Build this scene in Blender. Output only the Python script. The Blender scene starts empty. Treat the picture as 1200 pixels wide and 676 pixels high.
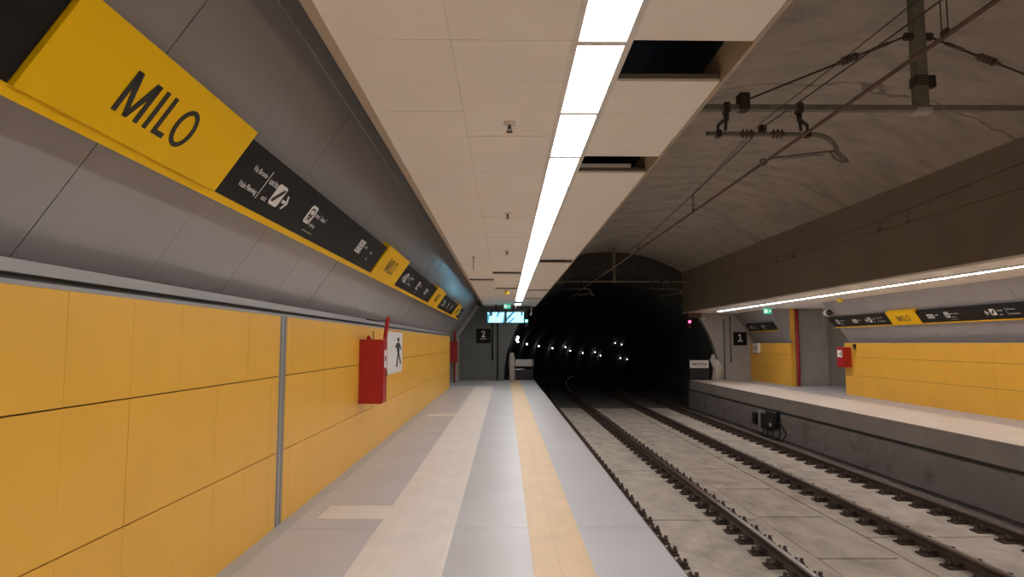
import bpy, math, random
from mathutils import Vector, Matrix
random.seed(7)
sc = bpy.context.scene
COL = sc.collection
ZC = 1.634            # eye height above the platform; all heights below are given relative to it
S, Cc = math.sin, math.cos

# ------------------------------------------------------------------ materials
def mat(name, base, rough=0.6, metal=0.0, emit=None, emit_str=0.0, var=0.0, scale=3.0, bump=0.0, bscale=40.0,
        stain=None, stain_scale=0.8, stain_lo=0.5, stain_hi=0.75, stretch=None, spec=0.5):
    m = bpy.data.materials.new(name); m.use_nodes = True
    nt = m.node_tree; N = nt.nodes; L = nt.links
    bs = N['Principled BSDF']
    bs.inputs['Base Color'].default_value = (*base, 1)
    bs.inputs['Roughness'].default_value = rough
    bs.inputs['Metallic'].default_value = metal
    bs.inputs['Specular IOR Level'].default_value = spec
    if emit:
        bs.inputs['Emission Color'].default_value = (*emit, 1)
        bs.inputs['Emission Strength'].default_value = emit_str
    if var or bump or stain:
        tc = N.new('ShaderNodeTexCoord'); mp = N.new('ShaderNodeMapping')
        L.new(tc.outputs['Object'], mp.inputs['Vector'])
        if stretch: mp.inputs['Scale'].default_value = stretch
        vec = mp.outputs['Vector']
    last = None
    if var:
        nz = N.new('ShaderNodeTexNoise'); nz.inputs['Scale'].default_value = scale; nz.inputs['Detail'].default_value = 5
        L.new(vec, nz.inputs['Vector'])
        cr = N.new('ShaderNodeValToRGB')
        cr.color_ramp.elements[0].position = 0.3; cr.color_ramp.elements[1].position = 0.7
        cr.color_ramp.elements[0].color = (*[c * (1 - var) for c in base], 1)
        cr.color_ramp.elements[1].color = (*[min(1, c * (1 + var)) for c in base], 1)
        L.new(nz.outputs['Fac'], cr.inputs['Fac']); last = cr.outputs['Color']
    if stain:
        nz = N.new('ShaderNodeTexNoise'); nz.inputs['Scale'].default_value = stain_scale; nz.inputs['Detail'].default_value = 8
        nz.inputs['Roughness'].default_value = 0.65
        L.new(vec, nz.inputs['Vector'])
        mr = N.new('ShaderNodeMapRange'); mr.inputs['From Min'].default_value = stain_lo; mr.inputs['From Max'].default_value = stain_hi
        L.new(nz.outputs['Fac'], mr.inputs['Value'])
        mx = N.new('ShaderNodeMix'); mx.data_type = 'RGBA'
        L.new(mr.outputs['Result'], mx.inputs['Factor'])
        if last: L.new(last, mx.inputs['A'])
        else: mx.inputs['A'].default_value = (*base, 1)
        mx.inputs['B'].default_value = (*stain, 1)
        last = mx.outputs['Result']
    if last: L.new(last, bs.inputs['Base Color'])
    if bump:
        nz = N.new('ShaderNodeTexNoise'); nz.inputs['Scale'].default_value = bscale; nz.inputs['Detail'].default_value = 4
        L.new(vec, nz.inputs['Vector'])
        bp = N.new('ShaderNodeBump'); bp.inputs['Strength'].default_value = bump; bp.inputs['Distance'].default_value = 0.02
        L.new(nz.outputs['Fac'], bp.inputs['Height']); L.new(bp.outputs['Normal'], bs.inputs['Normal'])
    return m

def joints(m, axis, period, offset, width, dark, noise=0.0):
    """thin recessed joint lines, every `period` along an axis, darker by their grime"""
    nt = m.node_tree; N = nt.nodes; L = nt.links; bs = N['Principled BSDF']
    tc = N.new('ShaderNodeTexCoord'); sx = N.new('ShaderNodeSeparateXYZ'); L.new(tc.outputs['Object'], sx.inputs[0])
    val = sx.outputs[axis]
    if noise:
        nz = N.new('ShaderNodeTexNoise'); nz.inputs['Scale'].default_value = 1.3; nz.inputs['Detail'].default_value = 6
        L.new(tc.outputs['Object'], nz.inputs['Vector'])
        ma = N.new('ShaderNodeMath'); ma.operation = 'MULTIPLY_ADD'; ma.inputs[1].default_value = noise
        L.new(nz.outputs['Fac'], ma.inputs[0]); L.new(val, ma.inputs[2]); val = ma.outputs[0]
    a = N.new('ShaderNodeMath'); a.operation = 'SUBTRACT'; a.inputs[1].default_value = offset - period / 2; L.new(val, a.inputs[0])
    b = N.new('ShaderNodeMath'); b.operation = 'FLOORED_MODULO'; b.inputs[1].default_value = period; L.new(a.outputs[0], b.inputs[0])
    c = N.new('ShaderNodeMath'); c.operation = 'SUBTRACT'; c.inputs[1].default_value = period / 2; L.new(b.outputs[0], c.inputs[0])
    d = N.new('ShaderNodeMath'); d.operation = 'ABSOLUTE'; L.new(c.outputs[0], d.inputs[0])
    e = N.new('ShaderNodeMath'); e.operation = 'LESS_THAN'; e.inputs[1].default_value = width / 2; L.new(d.outputs[0], e.inputs[0])
    mx = N.new('ShaderNodeMix'); mx.data_type = 'RGBA'; L.new(e.outputs[0], mx.inputs['Factor'])
    src = bs.inputs['Base Color'].links[0].from_socket if bs.inputs['Base Color'].links else None
    if src: L.new(src, mx.inputs['A'])
    else: mx.inputs['A'].default_value = bs.inputs['Base Color'].default_value
    mx.inputs['B'].default_value = (*dark, 1)
    L.new(mx.outputs['Result'], bs.inputs['Base Color'])
    return m

def tactile(m, dots, pitch, strength=0.6):
    """raised studs or ribs of tactile paving as bump"""
    nt = m.node_tree; N = nt.nodes; L = nt.links; bs = N['Principled BSDF']
    tc = N.new('ShaderNodeTexCoord'); sx = N.new('ShaderNodeSeparateXYZ'); L.new(tc.outputs['Object'], sx.inputs[0])
    outs = []
    for ax in ((0, 1) if dots else (0,)):
        a = N.new('ShaderNodeMath'); a.operation = 'MULTIPLY'; a.inputs[1].default_value = 2 * math.pi / pitch; L.new(sx.outputs[ax], a.inputs[0])
        b = N.new('ShaderNodeMath'); b.operation = 'SINE'; L.new(a.outputs[0], b.inputs[0]); outs.append(b.outputs[0])
    if dots:
        q = N.new('ShaderNodeMath'); q.operation = 'MULTIPLY'; L.new(outs[0], q.inputs[0]); L.new(outs[1], q.inputs[1]); h = q.outputs[0]
    else: h = outs[0]
    bp = N.new('ShaderNodeBump'); bp.inputs['Strength'].default_value = strength; bp.inputs['Distance'].default_value = 0.004
    L.new(h, bp.inputs['Height']); L.new(bp.outputs['Normal'], bs.inputs['Normal'])
    return m

M = {}
M['wall_yellow'] = mat('yellow_wall_panel', (0.84, 0.455, 0.052), 0.38, var=0.03, scale=1.5)
M['joint_dark'] = mat('dark_joint', (0.10, 0.06, 0.02), 0.9)
M['alu'] = mat('grey_aluminium', (0.36, 0.35, 0.35), 0.42, 0.3)
M['alu_dark'] = mat('dark_groove', (0.07, 0.065, 0.06), 0.7)
M['cladding'] = mat('grey_cladding', (0.325, 0.305, 0.305), 0.36, 0.12, var=0.03, scale=1.2)
M['cladding'].node_tree.nodes['Principled BSDF'].inputs['Coat Weight'].default_value = 0.35
M['cladding'].node_tree.nodes['Principled BSDF'].inputs['Coat Roughness'].default_value = 0.14
M['clad_back'] = mat('cladding_joint', (0.09, 0.085, 0.085), 0.7)
M['floor'] = mat('grey_floor_tile', (0.52, 0.50, 0.515), 0.42, var=0.05, scale=1.1, bump=0.03, bscale=60)
joints(M['floor'], 1, 6.0, 5.84, 0.010, (0.16, 0.15, 0.15)); joints(M['floor'], 1, 0.85, 4.99, 0.004, (0.40, 0.385, 0.39))
M['gutter'] = mat('floor_edge_strip', (0.44, 0.43, 0.43), 0.5, var=0.06, scale=4)
M['tact_white'] = tactile(mat('cream_tactile_paving', (0.74, 0.68, 0.64), 0.5, var=0.06, scale=3), False, 0.05, 0.12)
joints(M['tact_white'], 1, 0.4, 0.1, 0.004, (0.66, 0.60, 0.56)); joints(M['tact_white'], 0, 0.222, -0.453, 0.005, (0.66, 0.60, 0.56))
M['tact_yellow'] = tactile(mat('yellow_tactile_paving', (0.72, 0.51, 0.30), 0.5, var=0.06, scale=3), True, 0.06, 0.3)
joints(M['tact_yellow'], 1, 0.4, 0.1, 0.004, (0.64, 0.45, 0.26)); joints(M['tact_yellow'], 0, 0.22, 0.205, 0.005, (0.60, 0.41, 0.23))
M['ceiling'] = mat('beige_ceiling_tile', (0.95, 0.925, 0.89), 0.75, var=0.02, scale=1.0)
M['ceil_edge'] = mat('beige_ceiling_edge', (0.50, 0.43, 0.35), 0.7)
M['grid'] = mat('ceiling_grid', (0.20, 0.17, 0.14), 0.6)
M['plenum'] = mat('dark_blue_plenum', (0.060, 0.085, 0.130), 0.9)
M['light_frame'] = mat('light_frame', (0.80, 0.78, 0.76), 0.5)
M['light'] = mat('light_diffuser', (0.9, 0.9, 0.9), 0.5, emit=(0.985, 0.985, 0.985), emit_str=17.0)
M['led'] = mat('led_diffuser', (0.9, 0.9, 0.9), 0.5, emit=(1.0, 0.965, 0.96), emit_str=52.0)
M['vault'] = mat('rough_vault_concrete', (0.47, 0.43, 0.375), 0.92, var=0.14, scale=1.7, bump=1.0, bscale=7,
                 stain=(0.27, 0.24, 0.205), stain_scale=1.5, stain_lo=0.50, stain_hi=0.80, stretch=(0.8, 1.5, 1.0))
joints(M['vault'], 1, 4.85, 10.2, 0.05, (0.27, 0.235, 0.20), 0.9)
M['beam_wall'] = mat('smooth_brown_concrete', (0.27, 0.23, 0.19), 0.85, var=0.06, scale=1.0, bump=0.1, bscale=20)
M['slab'] = mat('track_concrete', (0.56, 0.485, 0.41), 0.9, var=0.15, scale=3.2, bump=0.6, bscale=18,
                stain=(0.33, 0.27, 0.215), stain_scale=1.9, stain_lo=0.50, stain_hi=0.76, stretch=(1.0, 0.6, 1.0))
M['tunnel_slab'] = mat('shade_toned_tunnel_slab', (0.15, 0.135, 0.12), 0.95, var=0.2, scale=2)  # light fading into the tunnel is put into this darker slab colour
M['gutter_dirt'] = mat('dirty_gutter', (0.12, 0.10, 0.09), 0.95, var=0.25, scale=3)
M['portal'] = mat('shade_toned_portal_concrete', (0.085, 0.078, 0.07), 0.9, var=0.15, scale=1.5, bump=0.4, bscale=8)  # base colour darkened to paint in the dimness around the bore
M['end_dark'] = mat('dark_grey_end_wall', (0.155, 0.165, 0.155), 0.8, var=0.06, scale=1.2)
M['slab_gap'] = mat('slab_joint', (0.10, 0.085, 0.07), 0.95)
M['rail'] = mat('rusty_rail', (0.070, 0.042, 0.031), 0.7, 0.15, var=0.3, scale=9, stretch=(1, .3, 1))
M['rail_head'] = mat('worn_rail_head', (0.30, 0.25, 0.215), 0.28, 0.75, var=0.12, scale=6)
M['fastener'] = mat('rusty_fastener', (0.070, 0.040, 0.030), 0.8, 0.1, var=0.35, scale=14)
M['plat_face'] = mat('painted_concrete_face', (0.38, 0.36, 0.35), 0.8, var=0.08, scale=1.5, bump=0.15, bscale=14)
M['plat_wall'] = mat('stained_concrete_face', (0.31, 0.285, 0.29), 0.85, var=0.1, scale=1.4, bump=0.25, bscale=12,
                     stain=(0.15, 0.13, 0.12), stain_scale=1.1, stain_lo=0.53, stain_hi=0.72, stretch=(1, 1, 1.6))
M['plat_top'] = mat('cream_platform_paving', (0.74, 0.64, 0.56), 0.5, var=0.05, scale=1.5)
M['concrete_wall'] = mat('grey_wall_plaster', (0.40, 0.385, 0.375), 0.8, var=0.06, scale=1.2, bump=0.1)
M['passage_wall'] = mat('passage_concrete', (0.44, 0.42, 0.385), 0.85, var=0.1, scale=1.5, bump=0.2, stain=(0.36, 0.34, 0.31), stain_scale=1.6)
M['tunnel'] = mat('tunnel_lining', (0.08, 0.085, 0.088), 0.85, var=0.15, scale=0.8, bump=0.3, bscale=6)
M['sign_yellow'] = mat('sign_yellow', (0.90, 0.53, 0.0), 0.42, spec=0.18)
M['sign_black'] = mat('sign_black', (0.015, 0.0135, 0.012), 0.45, spec=0.12)
M['print_black'] = mat('black_lettering', (0.022, 0.018, 0.012), 0.5)
M['print_white'] = mat('white_lettering', (0.80, 0.78, 0.76), 0.5)
M['red'] = mat('red_enamel', (0.42, 0.012, 0.014), 0.38, var=0.05, scale=4)
M['white'] = mat('white_plastic', (0.78, 0.76, 0.74), 0.5, var=0.03, scale=3)
M['steel'] = mat('galvanised_steel', (0.235, 0.225, 0.195), 0.6, 0.2, var=0.15, scale=7)
M['steel_dark'] = mat('dark_steel', (0.070, 0.058, 0.048), 0.6, 0.4, var=0.2, scale=12)
M['insul'] = mat('brown_insulator', (0.120, 0.085, 0.068), 0.45)
M['copper'] = mat('contact_wire', (0.150, 0.092, 0.068), 0.55, 0.3, var=0.1)
M['cable'] = mat('dark_cable', (0.080, 0.062, 0.050), 0.6, 0.2)
M['black'] = mat('black_plastic', (0.012, 0.012, 0.013), 0.5)
M['green'] = mat('green_sign', (0.02, 0.32, 0.19), 0.4, emit=(0.03, 0.62, 0.38), emit_str=0.55)
M['green_fig'] = mat('sign_white_lit', (0.8, 0.8, 0.8), 0.4, emit=(0.85, 1.0, 0.93), emit_str=0.8)
M['scr_a'] = mat('screen_pale_blue', (0.01, 0.01, 0.01), 0.3, emit=(0.30, 0.74, 0.98), emit_str=2.2)
M['scr_b'] = mat('screen_teal', (0.01, 0.01, 0.01), 0.3, emit=(0.10, 0.40, 0.62), emit_str=1.0)
M['scr_c'] = mat('screen_dark', (0.01, 0.01, 0.01), 0.3, emit=(0.03, 0.09, 0.14), emit_str=1.0)
M['lamp_white'] = mat('tunnel_lamp_glow', (0.8, 0.8, 0.8), 0.4, emit=(0.92, 0.97, 1.0), emit_str=22.0)
M['sig_red'] = mat('red_signal_glow', (0.3, 0.0, 0.02), 0.4, emit=(1.0, 0.02, 0.06), emit_str=30.0)
M['sig_green'] = mat('green_signal_glow', (0.0, 0.3, 0.3), 0.4, emit=(0.05, 0.95, 0.95), emit_str=26.0)
M['cap_yellow'] = mat('yellow_dust_cap', (0.85, 0.60, 0.04), 0.45)
M['wrap'] = mat('crumpled_pale_plastic', (0.55, 0.52, 0.47), 0.4, var=0.3, scale=9, bump=1.0, bscale=12)
M['pale_board'] = mat('pale_board', (0.50, 0.49, 0.47), 0.6, var=0.1, scale=8)
M['brown_red'] = mat('brown_red_reflection', (0.13, 0.055, 0.042), 0.7)  # reddish reflection under the soffit end, painted as base colour

# ------------------------------------------------------------------ mesh builder
class MB:
    def __init__(s): s.v = []; s.f = []; s.mi = []; s.sm = []; s.cur = 0; s.smooth = False; s.fr = None
    def add(s, vs, fs):
        n = len(s.v)
        s.v += [tuple(s.fr(*p)) if s.fr else tuple(p) for p in vs]
        for f in fs: s.f.append([n + i for i in f]); s.mi.append(s.cur); s.sm.append(s.smooth)
        return s
    def box(s, x0, x1, y0, y1, z0, z1):
        v = [(x, y, z) for z in (z0, z1) for y in (y0, y1) for x in (x0, x1)]
        return s.add(v, [(0, 2, 3, 1), (4, 5, 7, 6), (0, 1, 5, 4), (2, 6, 7, 3), (0, 4, 6, 2), (1, 3, 7, 5)])
    def bevbox(s, x0, x1, y0, y1, z0, z1, b):
        # chamfered box: 24 vertices
        vs = []; idx = {}
        for ix, x in enumerate((x0, x1)):
            for iy, y in enumerate((y0, y1)):
                for iz, z in enumerate((z0, z1)):
                    bx = b if ix == 0 else -b; by = b if iy == 0 else -b; bz = b if iz == 0 else -b
                    for a, p in enumerate(((x, y + by, z + bz), (x + bx, y, z + bz), (x + bx, y + by, z))):
                        idx[(ix, iy, iz, a)] = len(vs); vs.append(p)
        I = lambda *k: idx[k]; fs = []
        for ix in (0, 1): fs.append([I(ix, 0, 0, 0), I(ix, 1, 0, 0), I(ix, 1, 1, 0), I(ix, 0, 1, 0)])
        for iy in (0, 1): fs.append([I(0, iy, 0, 1), I(1, iy, 0, 1), I(1, iy, 1, 1), I(0, iy, 1, 1)])
        for iz in (0, 1): fs.append([I(0, 0, iz, 2), I(1, 0, iz, 2), I(1, 1, iz, 2), I(0, 1, iz, 2)])
        for iy in (0, 1):
            for iz in (0, 1): fs.append([I(0, iy, iz, 1), I(1, iy, iz, 1), I(1, iy, iz, 2), I(0, iy, iz, 2)])
        for ix in (0, 1):
            for iz in (0, 1): fs.append([I(ix, 0, iz, 0), I(ix, 1, iz, 0), I(ix, 1, iz, 2), I(ix, 0, iz, 2)])
        for ix in (0, 1):
            for iy in (0, 1): fs.append([I(ix, iy, 0, 0), I(ix, iy, 1, 0), I(ix, iy, 1, 1), I(ix, iy, 0, 1)])
        for ix in (0, 1):
            for iy in (0, 1):
                for iz in (0, 1): fs.append([I(ix, iy, iz, 0), I(ix, iy, iz, 1), I(ix, iy, iz, 2)])
        return s.add(vs, fs)
    def quad(s, *p): return s.add(p, [tuple(range(len(p)))])
    def prism(s, poly, c0, c1):
        """polygon in (a,b), extruded along the third axis"""
        n = len(poly)
        v = [(a, b, c0) for a, b in poly] + [(a, b, c1) for a, b in poly]
        f = [tuple(range(n))[::-1], tuple(range(n, 2 * n))] + [(i, (i + 1) % n, n + (i + 1) % n, n + i) for i in range(n)]
        return s.add(v, f)
    def tube(s, pts, r, seg=8, close=True):
        pts = [Vector(p) for p in pts]; n = len(pts); rings = []; vs = []
        rr = r if isinstance(r, (list, tuple)) else [r] * n
        up = None
        for i, p in enumerate(pts):
            t = (pts[min(i + 1, n - 1)] - pts[max(i - 1, 0)]).normalized()
            if up is None:
                up = Vector((0, 0, 1)) if abs(t.z) < 0.9 else Vector((1, 0, 0))
            a = t.cross(up).normalized(); b = a.cross(t).normalized(); up = b
            for k in range(seg):
                g = 2 * math.pi * k / seg
                vs.append(tuple(p + a * (rr[i] * Cc(g)) + b * (rr[i] * S(g))))
        fs = [(i * seg + k, i * seg + (k + 1) % seg, (i + 1) * seg + (k + 1) % seg, (i + 1) * seg + k) for i in range(n - 1) for k in range(seg)]
        sm = s.smooth; s.smooth = True; s.add(vs, fs); s.smooth = sm
        if close:
            q = len(s.v) - len(vs)
            for f in ([q + k for k in range(seg)][::-1], [q + (n - 1) * seg + k for k in range(seg)]):
                s.f.append(f); s.mi.append(s.cur); s.sm.append(False)
        return s
    def lathe(s, c, prof, seg=14, axis='z', sgn=1):
        """profile of (radius, height) turned about an axis through c"""
        vs = []
        for r, h in prof:
            for k in range(seg):
                g = 2 * math.pi * k / seg; x, y = r * Cc(g), r * S(g); h2 = h * sgn
                p = {'z': (x, y, h2), 'y': (x, h2, y), 'x': (h2, x, y)}[axis]
                vs.append((c[0] + p[0], c[1] + p[1], c[2] + p[2]))
        n = len(prof)
        fs = [(i * seg + k, i * seg + (k + 1) % seg, (i + 1) * seg + (k + 1) % seg, (i + 1) * seg + k) for i in range(n - 1) for k in range(seg)]
        sm = s.smooth; s.smooth = True; s.add(vs, fs); s.smooth = sm
        q = len(s.v) - len(vs)
        for f in ([q + k for k in range(seg)][::-1], [q + (n - 1) * seg + k for k in range(seg)]):
            s.f.append(f); s.mi.append(s.cur); s.sm.append(False)
        return s
    def strip(s, pts0, pts1):
        n = len(pts0)
        return s.add(list(pts0) + list(pts1), [(i, i + 1, n + i + 1, n + i) for i in range(n - 1)])
    def build(s, name, mats, parent=None, origin=None):
        """link as ONE object; coordinates are world x, y and height relative to the eye"""
        if not isinstance(mats, (list, tuple)): mats = [mats]
        if parent is not None: o0 = LOC[parent.name]
        elif origin is not None: o0 = Vector((origin[0], origin[1], origin[2] + ZC))
        else: o0 = Vector((0, 0, 0))
        me = bpy.data.meshes.new(name)
        me.from_pydata([(x - o0.x, y - o0.y, z + ZC - o0.z) for x, y, z in s.v], [], s.f)
        for m in mats: me.materials.append(m)
        me.polygons.foreach_set('material_index', s.mi); me.polygons.foreach_set('use_smooth', s.sm)
        me.update()
        import bmesh
        bm = bmesh.new(); bm.from_mesh(me); bmesh.ops.recalc_face_normals(bm, faces=bm.faces); bm.to_mesh(me); bm.free()
        o = bpy.data.objects.new(name, me); COL.objects.link(o)
        if parent is not None: o.parent = parent
        else: o.location = o0
        LOC[o.name] = o0
        return o
LOC = {}
def tag(o, label, cat, group=None):
    o['label'] = label; o['category'] = cat
    if group: o['group'] = group
    return o
def thing(name, loc, label, cat, group=None):
    o = bpy.data.objects.new(name, None); COL.objects.link(o)
    o.empty_display_size = 0.1
    o.location = (loc[0], loc[1], loc[2] + ZC); LOC[o.name] = Vector(o.location)
    return tag(o, label, cat, group)
def struct(o): o['kind'] = 'structure'; return o
def copy_thing(root, loc, label, group=None):
    r = root.copy(); COL.objects.link(r); r.location = (loc[0], loc[1], loc[2] + ZC); LOC[r.name] = Vector(r.location)
    r['label'] = label
    if group: r['group'] = group
    for ch in list(root.children):
        c = ch.copy(); COL.objects.link(c); c.parent = r
        for g in ch.children:
            d = g.copy(); COL.objects.link(d); d.parent = c
    return r
ORD = ('first second third fourth fifth sixth seventh eighth ninth tenth eleventh twelfth thirteenth fourteenth fifteenth sixteenth '
       'seventeenth eighteenth nineteenth twentieth').split()
ORD += ['twenty-' + w for w in ORD[:9]] + ['thirtieth'] + ['thirty-' + w for w in ORD[:9]]

def frame(o, e1, e2, n):
    o, e1, e2, n = map(Vector, (o, e1, e2, n))
    return lambda a, b, c=0.0: o + e1 * a + e2 * b + n * c

def text_into(mb, s, size, x, y, c, align='LEFT', bold=0.0):
    cu = bpy.data.curves.new('lettering_curve', 'FONT'); cu.body = s; cu.size = size; cu.align_x = align; cu.offset = bold
    cu.resolution_u = 3
    ob = bpy.data.objects.new('lettering_source', cu); COL.objects.link(ob)
    dg = bpy.context.evaluated_depsgraph_get(); dg.update()
    me = bpy.data.meshes.new_from_object(ob.evaluated_get(dg))
    mb.add([(v.co.x + x, v.co.y + y, c) for v in me.vertices], [tuple(p.vertices) for p in me.polygons])
    bpy.data.objects.remove(ob); bpy.data.curves.remove(cu); bpy.data.meshes.remove(me)

FLR = -1.634
YB, YE = -9.0, 28.6           # back and far end of the station hall
# path of the running tunnel beyond the platforms: bends right and falls
def off(y): return 0.00286 * (y - 30) ** 2 if y > 30 else 0.0
def drop(y): return 0.00038 * (y - 30) ** 2 + 0.003 * (y - 30) if y > 30 else 0.0

# ================================================================== LEFT SIDE: walls
WX = -2.037
mb = MB()
zr = [FLR, -0.976, -0.299, 0.243]
WALL_END = 23.67
ys = []
y = 3.003
while y > YB: y -= 0.53
while y < WALL_END:
    ys.append(y); y += 0.53
ys.append(WALL_END)
for j0, j1 in zip(ys[:-1], ys[1:]):
    a, b = j0 + 0.0012, j1 - 0.0012
    for k in range(3):
        segs = [(a, b)]
        if a < 6.011 and b > 5.83:
            segs = [s_ for s_ in ((a, min(b, 5.83)), (max(a, 6.011), b)) if s_[1] - s_[0] > 0.01]
        for p, q in segs:
            mb.box(WX - 0.02, WX + random.uniform(-0.0006, 0.0006), p, q, zr[k] + (0.004 if k else 0), zr[k + 1] - (0.004 if k < 2 else 0))
mb.cur = 1
mb.box(WX - 0.15, WX - 0.021, YB, WALL_END, FLR, 0.243)
mb.cur = 0
struct(mb.build('wall_left', [M['wall_yellow'], M['joint_dark']]))
# metal expansion joint post
struct(MB().box(WX - 0.02, WX - 0.004, 5.832, 6.009, FLR, 0.243).box(WX - 0.012, WX + 0.004, 5.86, 5.885, FLR, 0.243)
       .box(WX - 0.012, WX + 0.004, 5.955, 5.98, FLR, 0.243).build('trim_1', M['alu']))
# trim on top of the yellow wall: strip, dark groove, fascia
mb = MB(); mb.box(WX - 0.05, WX + 0.004, YB, WALL_END, 0.243, 0.264)
mb.box(WX - 0.13, WX + 0.002, YB, WALL_END, 0.294, 0.350); mb.cur = 1
mb.box(WX - 0.13, WX - 0.03, YB, WALL_END, 0.2641, 0.2939)
struct(mb.build('trim_2', [M['alu'], M['alu_dark']]))
# sloped cladding: plane X = -2.475 + .69 zz
def CL(k, zz): return (k + 0.69 * zz, zz)
UP = Vector((0.568, 0, 0.823)); NL = Vector((0.823, 0, -0.568))
zb = 0.33; ob = (-2.475 + 0.69 * zb, 0, zb)
cf = frame(ob, (0, 1, 0), UP, NL)
mb = MB(); mb.fr = cf
LEN = (1.83 - zb) / 0.823
y = 2.86
while y > YB: y -= 1.05
while y < YE:
    y1 = min(y + 1.05, YE)
    ya_, yb_ = max(y, YB) + 0.003, y1 - 0.003; q0, q1 = random.uniform(-.003, 0.0), random.uniform(-.003, 0.0)
    mb.add([(ya_, 0, -.03), (yb_, 0, -.03), (yb_, LEN, -.03), (ya_, LEN, -.03), (ya_, 0, q0), (yb_, 0, q1), (yb_, LEN, q1), (ya_, LEN, q0)],
           [(0, 1, 2, 3), (4, 5, 6, 7), (0, 1, 5, 4), (1, 2, 6, 5), (2, 3, 7, 6), (3, 0, 4, 7)]); y = y1 if y1 < YE else 99
mb.cur = 1; mb.box(YB, YE, 0.0, LEN + 0.25, -0.10, -0.006)
struct(mb.build('wall_left_upper', [M['cladding'], M['clad_back']]))
mb = MB(); mb.fr = cf; mb.box(YB, YE, LEN - 0.005, LEN + 0.115, -0.03, 0.012)
struct(mb.build('trim_3', M['alu']))

# ================================================================== platform floor on the left
mb = MB(); mb.box(-8.0, 1.285, YB, YE + 0.35, FLR - 0.30, FLR)
struct(mb.build('floor', M['floor']))
struct(MB().box(0.95, 1.22, YB, YE + 0.35, -2.9, FLR - 0.30).build('wall_platform', M['plat_wall']))
struct(MB().box(WX, -1.92, YB, 23.6, FLR, FLR + 0.006).build('trim_4', M['gutter']))
mb = MB()
mb.box(-1.13, -0.445, YB, 24.4, FLR, FLR + 0.005)
for a, b in ((6.12, 6.62), (14.55, 15.03), (23.9, 24.4)): mb.box(-1.75 if a < 20 else -2.9, -1.13, a, b, FLR, FLR + 0.005)
tag(mb.build('tactile_guide_path', M['tact_white'], origin=(-0.79, 8, FLR)), 'cream ribbed tactile guide path with side branches set in the grey platform floor', 'tactile paving')
tag(MB().box(0.205, 0.645, YB, YE - 0.05, FLR, FLR + 0.005).build('tactile_warning_strip', M['tact_yellow'], origin=(0.42, 8, FLR)),
    'yellow studded tactile warning strip along the near platform edge', 'tactile paving')

# ================================================================== ceiling on the left
CE = 1.62
mb = MB()
cols = [(-0.92, -0.295), (-0.295, 0.365), (0.685, 1.352)]
y0 = 3.316
while y0 > YB: y0 -= 0.535
missing = {(2, 3.316), (2, 5.456), (2, 12.411), (1, 14.551), (0, 16.156), (1, 18.831), (2, 19.366), (2, 23.1)}
rows = []
y = y0
while y < YE - 0.2: rows.append(y); y += 0.535
for r in rows:
    for ci, (a, b) in enumerate(cols):
        if any(ci == mc and abs(my - r) < 0.2 for mc, my in missing): continue
        gy = random.choice((0.003, 0.003, 0.004, 0.007)); dz = random.uniform(0, 0.003)
        yy1 = min(r + 0.535, YE)
        near = random.uniform(0, 0.004); left = random.uniform(0, 0.003)
        xs = (a + (0.001 if ci else 0), b - 0.001)
        if ci == 2: xs = (a, 1.338)
        v = []
        for z_, t in ((CE, 0), (CE + 0.018, 1)):
            for q, (x, yy) in enumerate(((xs[0], r + gy), (xs[1], r + gy), (xs[1], yy1 - gy), (xs[0], yy1 - gy))):
                v.append((x, yy, z_ + dz + (near if q < 2 else 0) + (left if q in (0, 3) else 0)))
        mb.add(v, [(0, 1, 2, 3), (4, 5, 6, 7), (0, 1, 5, 4), (1, 2, 6, 5), (2, 3, 7, 6), (3, 0, 4, 7)])
struct(mb.build('ceiling', M['ceiling']))
mb = MB()   # edge profiles and suspension grid
mb.box(-0.985, -0.922, YB, YE, CE + 0.008, CE + 0.06)
mb.box(1.34, 1.362, YB, YE, CE - 0.004, CE + 0.215)
struct(mb.build('trim_5', M['ceil_edge']))
mb = MB()
for r in rows: mb.box(-0.92, 0.365, r - 0.007, r + 0.007, CE + 0.022, CE + 0.05).box(0.685, 1.338, r - 0.007, r + 0.007, CE + 0.022, CE + 0.05)
mb.box(-0.305, -0.285, YB, YE, CE + 0.0225, CE + 0.0495)
struct(mb.build('trim_6', M['grid']))
struct(MB().box(0.362, 0.388, YB, YE, CE - 0.002, CE + 0.05).box(0.657, 0.688, YB, YE, CE - 0.002, CE + 0.05).build('trim_16', M['light_frame']))
# dark void above the suspended ceiling
mb = MB()
mb.quad((-1.5, YB, 2.7), (1.42, YB, 2.7), (1.42, YE, 2.7), (-1.5, YE, 2.7))
mb.box(1.40, 1.44, YB, YE, CE + 0.215, 3.2)
mb.quad((-1.10, YB, 1.96), (-1.5, YB, 2.7), (-1.5, YE, 2.7), (-1.10, YE, 1.96))
struct(mb.build('ceiling_void', M['plenum']))
# tile pushed up above the second opening
tag(MB().bevbox(0.69, 1.20, 5.98, 6.42, CE + 0.055, CE + 0.09, 0.004).build('ceiling_tile', M['ceiling'], origin=(0.95, 6.2, CE + 0.05)),
    'loose beige ceiling tile pushed up at the second opening from the camera', 'ceiling tile')

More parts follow.
